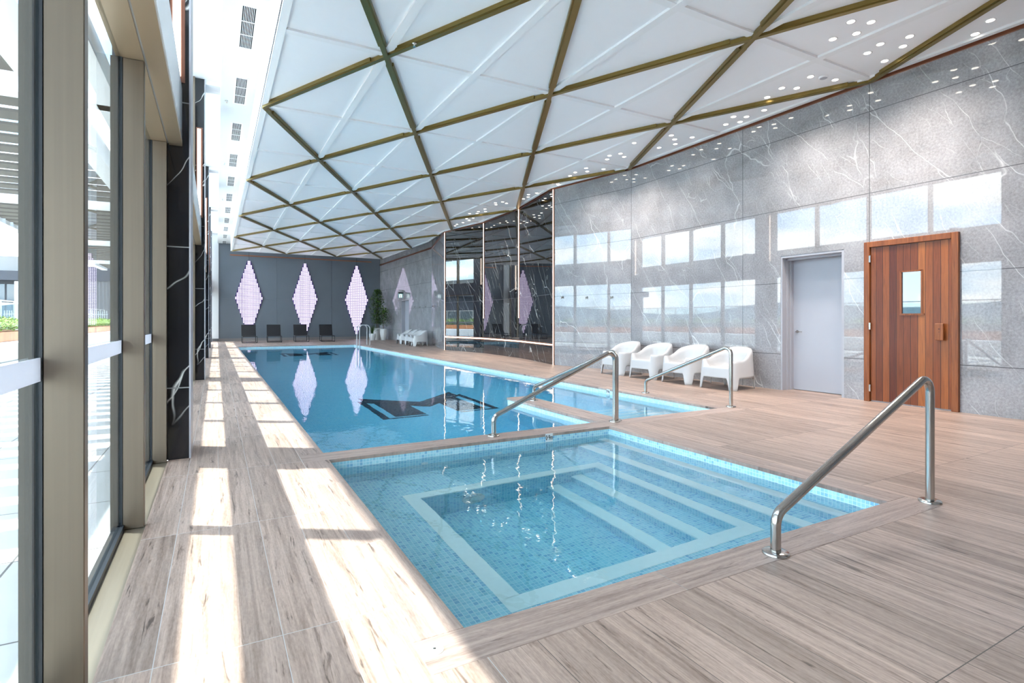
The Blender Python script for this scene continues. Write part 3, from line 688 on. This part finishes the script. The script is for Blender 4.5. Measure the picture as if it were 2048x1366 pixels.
for k in range(-1, 5):
    ya = 5.47 + 7.03 * k + (.5 if k >= 0 or True else 0); yb = 5.47 + 7.03 * (k + 1)
    if k == -1: ya = -1.56 + .5
    if ya > YE: continue
    yb = min(yb, YE - .03)
    wi += 1
    wnd = thing('window_%d' % wi, 'floor to ceiling bronze framed glazing bay', 'window', (0, 0, 0), kind='structure')
    n = max(1, round((yb - ya) / 1.64)); 
    if k == -1: ys = [5.42 - 1.62 * q_ for q_ in range(4, -1, -1)]; ys[0] = ya + .03
    else: ys = [ya + .03 + (yb - ya - .06) * q_ / n for q_ in range(n + 1)]
    for y in ys:
        m = MB(); m.bbox(XG + .012, XI, y - .028, y + .028, .0, 2.70, .003); m.build('mullion', M['bronze'], wnd)
        m = MB(); m.box(XG - .012, XG + .012, y - .030, y + .030, .0, 2.70); m.build('gasket', M['gasket'], wnd)
        m = MB(); m.box(XG - .045, XG - .012, y - .028, y + .028, 0, 2.70); m.build('outer_frame', M['frame_out'], wnd)
        m = MB(); m.bbox(XG - .08, XI, y - .028, y + .028, 3.45, ZU, .003); m.build('upper_mullion', M['bronze'], wnd)
    for a, b_ in zip(ys, ys[1:]):
        MB().box(XG - .008, XG + .004, a + .03, b_ - .03, .03, 2.70).build('glass_pane', M['glass'], wnd)
        MB().box(XG - .008, XG + .004, a + .03, b_ - .03, 3.45, ZU).build('glass_pane', M['glass'], wnd)
        MB().box(XG + .005, XG + .008, a + .03, b_ - .03, 1.012, 1.084).build('safety_strip', M['film'], wnd)
    s = MB(); s.box(XG, -.36, ya, yb, -.05, -.002); s.build('sill', M['bronze_h'], wnd)
    s = MB(); s.box(XG - .03, XG + .02, ya, yb, -.01, .03); s.build('bottom_gasket', M['gasket'], wnd)
    hd = MB(); hd.box(XG - .02, XI, ya, yb, 2.70, 2.75); hd.box(XI + .012, -.2555, ya, yb, 2.70, 2.75); hd.build('header_soffit', M['bronze_s'], wnd); MB().box(XI, XI + .012, ya, yb, 2.725, 2.75).build('shadow_gap', M['gasket'], wnd)
    hd = MB(); hd.box(XG - .02, -.257, ya, yb, 2.712, 3.2); hd.box(XG - .02, XG + .12, ya, yb, 3.2, 3.45); hd.build('header', M['header'], wnd)
tag(MB().box(-.8, -.2, YB, -1.56, 0, ZU).build('wall_left', M['white']), kind='structure')

# ================================================================== handrails
def fillet(pts, r, n=7):
    P = [Vector(p) for p in pts]; out = [P[0]]
    for i in range(1, len(P) - 1):
        a = (P[i - 1] - P[i]).normalized(); b = (P[i + 1] - P[i]).normalized(); ang = a.angle(b); t = r / math.tan(ang / 2)
        A = P[i] + a * t; B = P[i] + b * t; c = P[i] + (a + b).normalized() * (r / math.sin(ang / 2))
        va, vb = A - c, B - c; th = va.angle(vb)
        for k in range(n + 1):
            s = k / n; out.append(c + (va * math.sin((1 - s) * th) + vb * math.sin(s * th)) / math.sin(th))
    out.append(P[-1]); return out
def handrail(post, foot, lab, zt=.835, zf=.2):
    r = thing('handrail', lab, 'handrail', (post[0], post[1], 0), group='stainless pool handrails')
    d = Vector((foot[0] - post[0], foot[1] - post[1], 0))
    pts = fillet([(0, 0, .005), (0, 0, zt + .015), (d.x, d.y, zf), (d.x, d.y, .005)], .085, 9)
    MB().tube(pts, .0255, 20).build('rail_tube', M['steel'], r)
    for p in ((0, 0), (d.x, d.y)):
        MB().lathe([(.066, 0.001), (.066, .010), (.060, .015), (.027, .017)], (p[0], p[1], 0), 28).build('floor_flange', M['steel'], r)
handrail((4.13, 1.805), (2.52, 1.785), 'curved steel handrail at near corner of the plunge pool, closest to camera')
handrail((4.13, 5.02), (2.52, 5.0), 'curved steel handrail on the tiled divide between the two pools')
handrail((4.19, 5.06), (4.16, 6.92), 'curved steel handrail running out along the narrow divider in the long pool')
handrail((6.24, 5.1), (6.20, 6.75), 'curved steel handrail on the right deck in front of the white chairs')
# ladder
ld = thing('pool_ladder', 'white steel loop ladder rails at the far right corner of the long pool', 'ladder', (PX1, 26.0, 0))
for s in (-.28, .28):
    MB().tube(fillet([(.42, s, .002), (.42, s, .96), (-.06, s, .96), (-.06, s, -1.0)], .17, 9), .022, 14).build('ladder_rail', M['chair'], ld)
    MB().lathe([(.05, 0.001), (.05, .01), (.022, .014)], (.42, s, 0), 20).build('floor_flange', M['steel'], ld)
for z in (-.3, -.6, -.9): MB().box(-.10, -.03, -.28, .28, z - .012, z + .012).build('tread', M['steel'], ld)
# small white disc lying on the coping, steel dot at its centre
fc = thing('small_white_disc', 'small round white disc set on the sunlit deck by the plunge pool', 'floor cover', (.697, 1.86, .001))
MB().lathe([(.034, 0), (.034, .003), (.028, .005), (.0, .005)], seg=24).build('disc_plate', M['pot'], fc)
MB().disc((0, 0, .0045), .006, (0, 0, 1), .001, 10).build('centre_dot', M['steel'], fc)

# ================================================================== tub chairs
def sgn(v): return 1 if v >= 0 else -1
def tub_chair():
    r = thing('tub_chair', '', 'chair')
    NT_ = 128; hw, hd = .415, .40; n = 3.6
    def plan(th, a, b_):                    # superellipse, rounder at the back; th=0 -> front (-x)
        c, s = math.cos(th), math.sin(th); n = 4.2 if c > 0 else 2.3
        return (-sgn(c) * abs(c) ** (2 / n) * a, sgn(s) * abs(s) ** (2 / n) * b_)
    def sm(a, b_, x): t = min(1, max(0, (x - a) / (b_ - a))); return t * t * (3 - 2 * t)
    def ztop(th):
        x, y = plan(th, 1, 1)               # x: -1 front, +1 back
        if x < -.93 and abs(y) < .93: 
            e_ = sm(.66, .93, abs(y)); return .385 + (.50 - .385) * e_
        return .50 + .22 * sm(-.35, .85, x) - .035 * sm(.25, .9, abs(y)) * sm(.2, .8, x)
    def zbot(th):
        x, y = plan(th, 1, 1); m_ = min(abs(x), abs(y))
        return .205 * (1 - sm(.60, .72, m_))
    vs, fs = [], []; rows = 10
    def scl(z): return 1 - .13 * (z / .72)
    for j in range(rows + 1):
        for i in range(NT_):
            th = 2 * PI * i / NT_; z0, z1 = zbot(th), ztop(th); z = z0 + (z1 - z0) * j / rows
            # round the upper rim slightly inward
            k = scl(z) * (1 - .02 * (j == rows)); x, y = plan(th, hd * k, hw * k)
            x += .05 * (z / .72) ** 2 * max(0, x / hd) * .6
            vs.append((x, y, z))
    inn = [(1.0, -.055), (.6, -.075), (.3, -.09), (.0, -.12)]
    for q_, (u, off) in enumerate(inn):
        for i in range(NT_):
            th = 2 * PI * i / NT_; z1 = ztop(th) - .004; zs = .37 - .02 * math.cos(th) * -1
            z = zs + (z1 - zs) * u; k = scl(z); x, y = plan(th, hd * k + off, hw * k + off); vs.append((x, y, z))
    for q_ in (.75, .5, .25):
        for i in range(NT_):
            th = 2 * PI * i / NT_; zs = .37 + .02 * math.cos(th); k = scl(zs); x, y = plan(th, (hd * k - .12) * q_, (hw * k - .12) * q_); vs.append((x, y, .362 + .02 * math.cos(th) * q_))
    R = rows + 1 + len(inn) + 3
    for j in range(R - 1):
        for i in range(NT_):
            l = (i + 1) % NT_; fs.append((j * NT_ + i, j * NT_ + l, (j + 1) * NT_ + l, (j + 1) * NT_ + i))
    fs.append(tuple((R - 1) * NT_ + i for i in range(NT_)))
    vs = [(x, -y, z) for x, y, z in vs]
    mb = MB(); mb.add(vs, fs, 0, True); o = mb.build('shell', M['chair'], r)
    so_ = o.modifiers.new('thick', 'SOLIDIFY'); so_.thickness = .014; so_.offset = -1
    bar = MB(); bar.tube([(.28, -.25, .2), (.28, .25, .2)], .01, 10); bar.tube([(-.2, -.25, .22), (.28, -.25, .2)], .01, 8); bar.tube([(-.2, .25, .22), (.28, .25, .2)], .01, 8); bar.build('under_brace', M['chair'], r)
    return r
ch = tub_chair()
spots = [(7.98, 9.42, 'white plastic tub chair nearest the black marble bay, farthest of the front four'), (7.98, 8.46, 'white plastic tub chair, second from the black marble among the front four'),
         (7.98, 7.52, 'white plastic tub chair between two others, second from the grey door'), (7.97, 6.56, 'white plastic tub chair closest to the grey door'),
         (8.45, 26.75, 'distant white tub chair nearest the potted plants'), (8.42, 25.8, 'distant white tub chair, second from the potted plants'),
         (8.35, 24.86, 'distant white tub chair, third from the potted plants'), (8.2, 23.9, 'distant white tub chair nearest the black marble bay')]
for i, (x, y, lab) in enumerate(spots):
    o = ch if i == 0 else copy_tree(ch); tag(o, lab, 'chair', 'white tub chairs near the sauna' if i < 4 else 'white tub chairs at the far end'); o.location = (x, y, 0); o.rotation_euler = (0, 0, [0, .02, -.02, .03, 0, 0, 0, 0][i])

# ================================================================== loungers
def lounger():
    r = thing('sun_lounger', '', 'lounger'); W2 = .34
    for s in (-1, 1):
        pts = fillet([(s * W2, .0, .33), (s * W2, -.02, .015), (s * W2, 1.28, .015), (s * W2, 1.30, .33), (s * W2, .0, .331)], .05, 5)
        MB().tube(pts, .014, 10).build('side_frame', M['black'], r)
    MB().tube([(-W2, -.02, .03), (W2, -.02, .03)], .012, 10).build('cross_bar', M['black'], r); MB().tube([(-W2, 1.28, .03), (W2, 1.28, .03)], .012, 10).build('cross_bar', M['black'], r)
    m = MB(); m.box(-W2, W2, -.03, 1.28, .325, .345); m.build('seat', M['mesh_black'], r)
    b_ = MB(); a0 = Vector((0, 1.20, .34)); a1 = Vector((0, 1.62, .93)); n_ = Vector((0, -.59, .42)).normalized() * .012
    vs = []
    for p in (a0, a1):
        for s in (-1, 1):
            for q_ in (-1, 1): vs.append((s * W2, p.y + n_.y * q_, p.z + n_.z * q_))
    b_.add(vs, [(0, 1, 5, 4), (2, 6, 7, 3), (0, 4, 6, 2), (1, 3, 7, 5), (0, 2, 3, 1), (4, 5, 7, 6)]); b_.build('backrest', M['mesh_black'], r)
    f_ = MB()
    for s in (-1, 1): f_.tube([(s * W2, 1.20, .34), (s * W2, 1.62, .93)], .013, 8); f_.tube([(s * W2, 1.28, .05), (s * W2, 1.48, .72)], .010, 8)
    f_.tube([(-W2, 1.62, .93), (W2, 1.62, .93)], .013, 8); f_.build('back_frame', M['black'], r)
    return r
lg = lounger()
for i, (x, y, rz, lab) in enumerate([(1.54, 31.0, 0, 'black mesh sun lounger at far left under the first lilac diamond'), (2.74, 31.3, .05, 'black mesh sun lounger between the first and second lilac diamonds'), (4.12, 31.3, .05, 'black mesh sun lounger in front of the middle lilac diamond'), (5.42, 31.0, .08, 'black mesh sun lounger nearest the pool ladder')]):
    o = lg if i == 0 else copy_tree(lg); tag(o, lab, 'lounger', 'black loungers at the end wall'); o.location = (x, y, 0); o.rotation_euler = (0, 0, -rz)

# ================================================================== plants
def leaf(mb, p, d, L, w, droop=.25):
    d = d.normalized(); side = d.cross(Vector((0, 0, 1)))
    if side.length < .01: side = Vector((1, 0, 0))
    side.normalize(); n = side.cross(d)
    a = p; m_ = p + d * L * .5 + n * L * .06; e_ = p + d * L - Vector((0, 0, droop * L))
    mb.add([a, m_ - side * w / 2 - n * w * .15, m_, m_ + side * w / 2 - n * w * .15, e_], [(0, 1, 2), (0, 2, 3), (1, 4, 2), (2, 4, 3)], 0, True)
def rv(): 
    while True:
        v = Vector((random.uniform(-1, 1), random.uniform(-1, 1), random.uniform(-1, 1)))
        if .05 < v.length < 1: return v
def pot_mesh(parent, rt, rb, h_):
    MB().lathe([(rb * .9, 0), (rb, .02), (rt * .98, h_ * .6), (rt, h_ * .85), (rt * .97, h_), (rt * .88, h_), (rt * .86, h_ - .05), (0, h_ - .05)], seg=36).build('pot', M['pot'], parent)
    MB().lathe([(rt * .86, h_ - .045), (0, h_ - .035)], seg=24).build('soil', M['soil'], parent)
p1 = thing('potted_tree', 'tall leafy green tree in a tall white tapered pot by the stone wall', 'potted plant', (8.73, 31.85, 0)); pot_mesh(p1, .215, .14, .68)
s_ = MB(); s_.tube([(0, 0, .6), (-.02, .02, 1.2), (.02, 0, 1.9)], [.02, .016, .01], 8); s_.build('stem', M['bark'], p1)
lm = MB()
for i in range(520):
    v = rv(); c = Vector((0.05, 0, 1.35)) + Vector((v.x * .36, v.y * .36, v.z * .55)); leaf(lm, c, Vector((v.x, v.y, v.z * .3 + .3)), random.uniform(.10, .18), random.uniform(.05, .08))
lm.build('foliage', M['leaf'], p1)
p2 = thing('potted_tree', 'tallest plant, narrow column of green leaves in the rear white pot by the end wall', 'potted plant', (8.55, 32.55, 0)); pot_mesh(p2, .24, .17, .72)
s_ = MB()
for a in range(3): s_.tube([(.05 * math.cos(a * 2), .05 * math.sin(a * 2), .65), (.06 * math.cos(a * 2), .05 * math.sin(a * 2), 1.4), (.02, 0, 2.6)], [.018, .015, .008], 8)
s_.build('stem', M['bark'], p2)
lm = MB()
for i in range(1500):
    z = random.uniform(.95, 3.0); rr = (.46 if z < 2.3 else .46 * (1 - (z - 2.3) / .95)) * (.55 + .45 * min(1, (z - .9) / .7)); a = random.uniform(0, 2 * PI); q_ = math.sqrt(random.random()) * rr
    leaf(lm, Vector((q_ * math.cos(a), q_ * math.sin(a), z)), Vector((math.cos(a), math.sin(a), random.uniform(.1, 1.2))), random.uniform(.12, .20), random.uniform(.05, .08))
lm.build('foliage', M['leaf'], p2)
p3 = thing('potted_palm', 'small spiky palm in a short round white pot by the end wall', 'potted plant', (8.1, 31.95, 0)); pot_mesh(p3, .20, .13, .40)
lm = MB()
for i in range(34):
    a = random.uniform(0, 2 * PI); t_ = random.uniform(.25, 1.1); pv = Vector((0, 0, .37)); L = random.uniform(.35, .62)
    for k in range(5):
        u = (k + 1) / 5; q_ = Vector((math.cos(a) * t_ * L * u, math.sin(a) * t_ * L * u, .37 + L * u * (1.15 - .55 * u * t_)))
        dd = (q_ - pv)
        leaf(lm, pv, dd, dd.length * 1.3, .03, .05)
        if k > 0:
            sd_ = Vector((-math.sin(a), math.cos(a), .2))
            for s in (-1, 1): leaf(lm, q_, dd.normalized() + sd_ * s, .14, .02, .2)
        pv = q_
lm.build('foliage', M['palm'], p3)

# ================================================================== terrace outside
tag(MB().box(-11.5, -.49, -12, 60, -.3, -.02).build('terrace_floor', M['terrace']), 'white paved terrace outside the windows, striped with pergola shadows', 'terrace')
tag(MB().add([(-1500, -900, -9), (-11.5, -900, -9), (-11.5, 1500, -9), (-1500, 1500, -9)], [(0, 1, 2, 3)]).build('distant_land', M['green_far']), 'distant flat green land beyond the terrace', 'land', kind='structure')
hl = MB(); N_ = 140; pts = []
for i in range(N_ + 1):
    a = PI * .42 + PI * 1.0 * i / N_; R_ = 900; hgt = 12 + 16 * abs(math.sin(i * .13)) + 8 * math.sin(i * .37 + 1)
    for (rr, z) in ((R_, -10), (R_ + 60, hgt), (R_ + 200, -10)): pts.append((rr * math.cos(a), rr * math.sin(a), z))
fs = [(i * 3 + j, i * 3 + j + 1, i * 3 + j + 4, i * 3 + j + 3) for i in range(N_) for j in range(2)]
tag(hl.add(pts, fs, 0, True).build('hills', plain('hazy_blue_hills', (.10, .15, .19), .9, var=.2, scale=.01)), 'low hazy blue hills on the horizon', 'hills', kind='structure')
# pergola
pg = thing('pergola', 'louvred terrace pergola with white edge beams outside the windows', 'pergola', (0, 0, 0))
MB().box(-1.64, -1.42, -6, 31, 3.5, 3.78).build('edge_beam', M['white'], pg); MB().box(-1.12, -.92, -6, 31, 3.5, 3.72).build('edge_beam', M['white'], pg); MB().box(-4.62, -4.42, -6, 31, 3.5, 3.75).build('edge_beam', M['white'], pg)
k = 0; y = -5.6; nb = 0
while y < 31:
    if nb % 12 == 11: MB().box(-4.42, -.92, y - .09, y + .09, 3.5, 3.76).build('cross_beam', M['white'], pg)
    else: MB().box(-4.42, -1.64, y - .175, y + .175, 3.60, 3.635).build('louvre_blade', M['louvre'], pg)
    y += .56; nb += 1
for y in (-2, 25.5): MB().bbox(-4.60, -4.44, y - .08, y + .08, -.02, 3.5).build('post', M['white'], pg)
# planter, low wall, balustrade, shrubs
tag(MB().bbox(-6.75, -5.3, -8, 48, -.02, .515, .02).build('terrace_bench_wall', M['white']), 'low white terrace wall below the orange timber planter', 'low wall')
pt = thing('timber_planter', 'long orange timber planter box on the terrace edge', 'planter', (-6.2, -8, .52))
mb = MB(); mb.box(-.45, -.40, 0, 56, 0, .30); mb.box(.40, .45, 0, 56, 0, .30); mb.box(-.4, .4, 0, .05, 0, .3); mb.box(-.4, .4, 55.95, 56, 0, .3); mb.build('box_sides', M['planter'], pt)
MB().box(-.40, .40, .05, 55.95, 0, .24).build('soil', M['soil'], pt)
shr = None
for i in range(44):
    if shr is None:
        shr = MB()
        for q_ in range(420):
            v = rv(); c = Vector((v.x * .38, v.y * .62, .28 + v.z * .26)); leaf(shr, c, Vector((v.x, v.y, abs(v.z) + .2)), random.uniform(.07, .12), random.uniform(.04, .06))
        o = shr.build('shrub', M['shrub']); shr0 = o; shr = o
    else: o = shr0.copy(); COL.objects.link(o)
    tag(o, 'bushy bright green shrub growing in the orange terrace planter', 'shrub', 'shrubs in the terrace planter')
    o.location = (-6.2 + random.uniform(-.05, .05), -7 + i * 1.22, .78); o.rotation_euler = (0, 0, random.choice([0, PI])); s = random.uniform(.8, 1.05); o.scale = (s, s, s)
bl = thing('glass_balustrade', 'glass balustrade with thin metal handrail behind the terrace planter', 'balustrade', (-6.95, 0, 0))
MB().tube([(0, -8, 1.92), (0, 48, 1.92)], .022, 10).build('handrail', M['steel'], bl)
for i in range(38):
    y = -8 + 1.5 * i; MB().box(-.02, .02, y - .015, y + .015, -.02, 1.9).build('post', M['steel'], bl)
    MB().box(-.006, .006, y + .04, y + 1.46, .5, 1.86).build('glass_pane', M['balu'], bl)
# neighbouring buildings
bA = thing('apartment_building', 'dark flat roofed apartment building with big windows beyond the terrace', 'building', (-21.5, 62, -9))
MB().box(-18, 7.6, 0, 14, 0, 14.4).build('wall', M['bldg'], bA); MB().box(-18, 7.6, -1.2, 0, 13.6, 14.4).build('roof_overhang', M['bldg'], bA)
MB().box(-10, 7.2, -.4, 14, 14.4, 15.7).build('penthouse_glazing', M['bwin'], bA)
for fz in (11.9, 10.2):
    for i in range(12):
        x = 5.65 - .80 * i; MB().box(x, x + .66, -.06, .05, fz, fz + 1.4).build('window', M['bwin'], bA)
MB().box(6.45, 7.3, -1.3, 1, 0, 13.5).build('white_pier', M['white'], bA)
bB = thing('clad_building', 'grey ribbed metal clad building at the far end of terrace', 'building', (-12.5, 66, -9))
mb = MB(); mb.box(-1.2, 14, 0, 10, 0, 15.2)
for i in range(50): mb.box(-1.2 + i * .3, -1.08 + i * .3, -.08, 0, 0, 14)
mb.build('wall', plain('grey_ribbed_cladding', (.16, .16, .17), .5, var=.1), bB)
MB().box(-1.3, 14.1, -.15, 10.1, 14, 15.4).build('parapet', M['bldg'], bB)
pf = thing('picket_fence', 'pale picket fence across the far end of the terrace', 'fence', (-6.6, 52, 0))
mb = MB()
for i in range(48): mb.box(i * .13, i * .13 + .045, -.02, .02, 0, 1.9)
mb.build('pickets', M['white'], pf); MB().box(0, 6.2, .02, .05, 1.6, 1.66).build('rail', M['white'], pf)
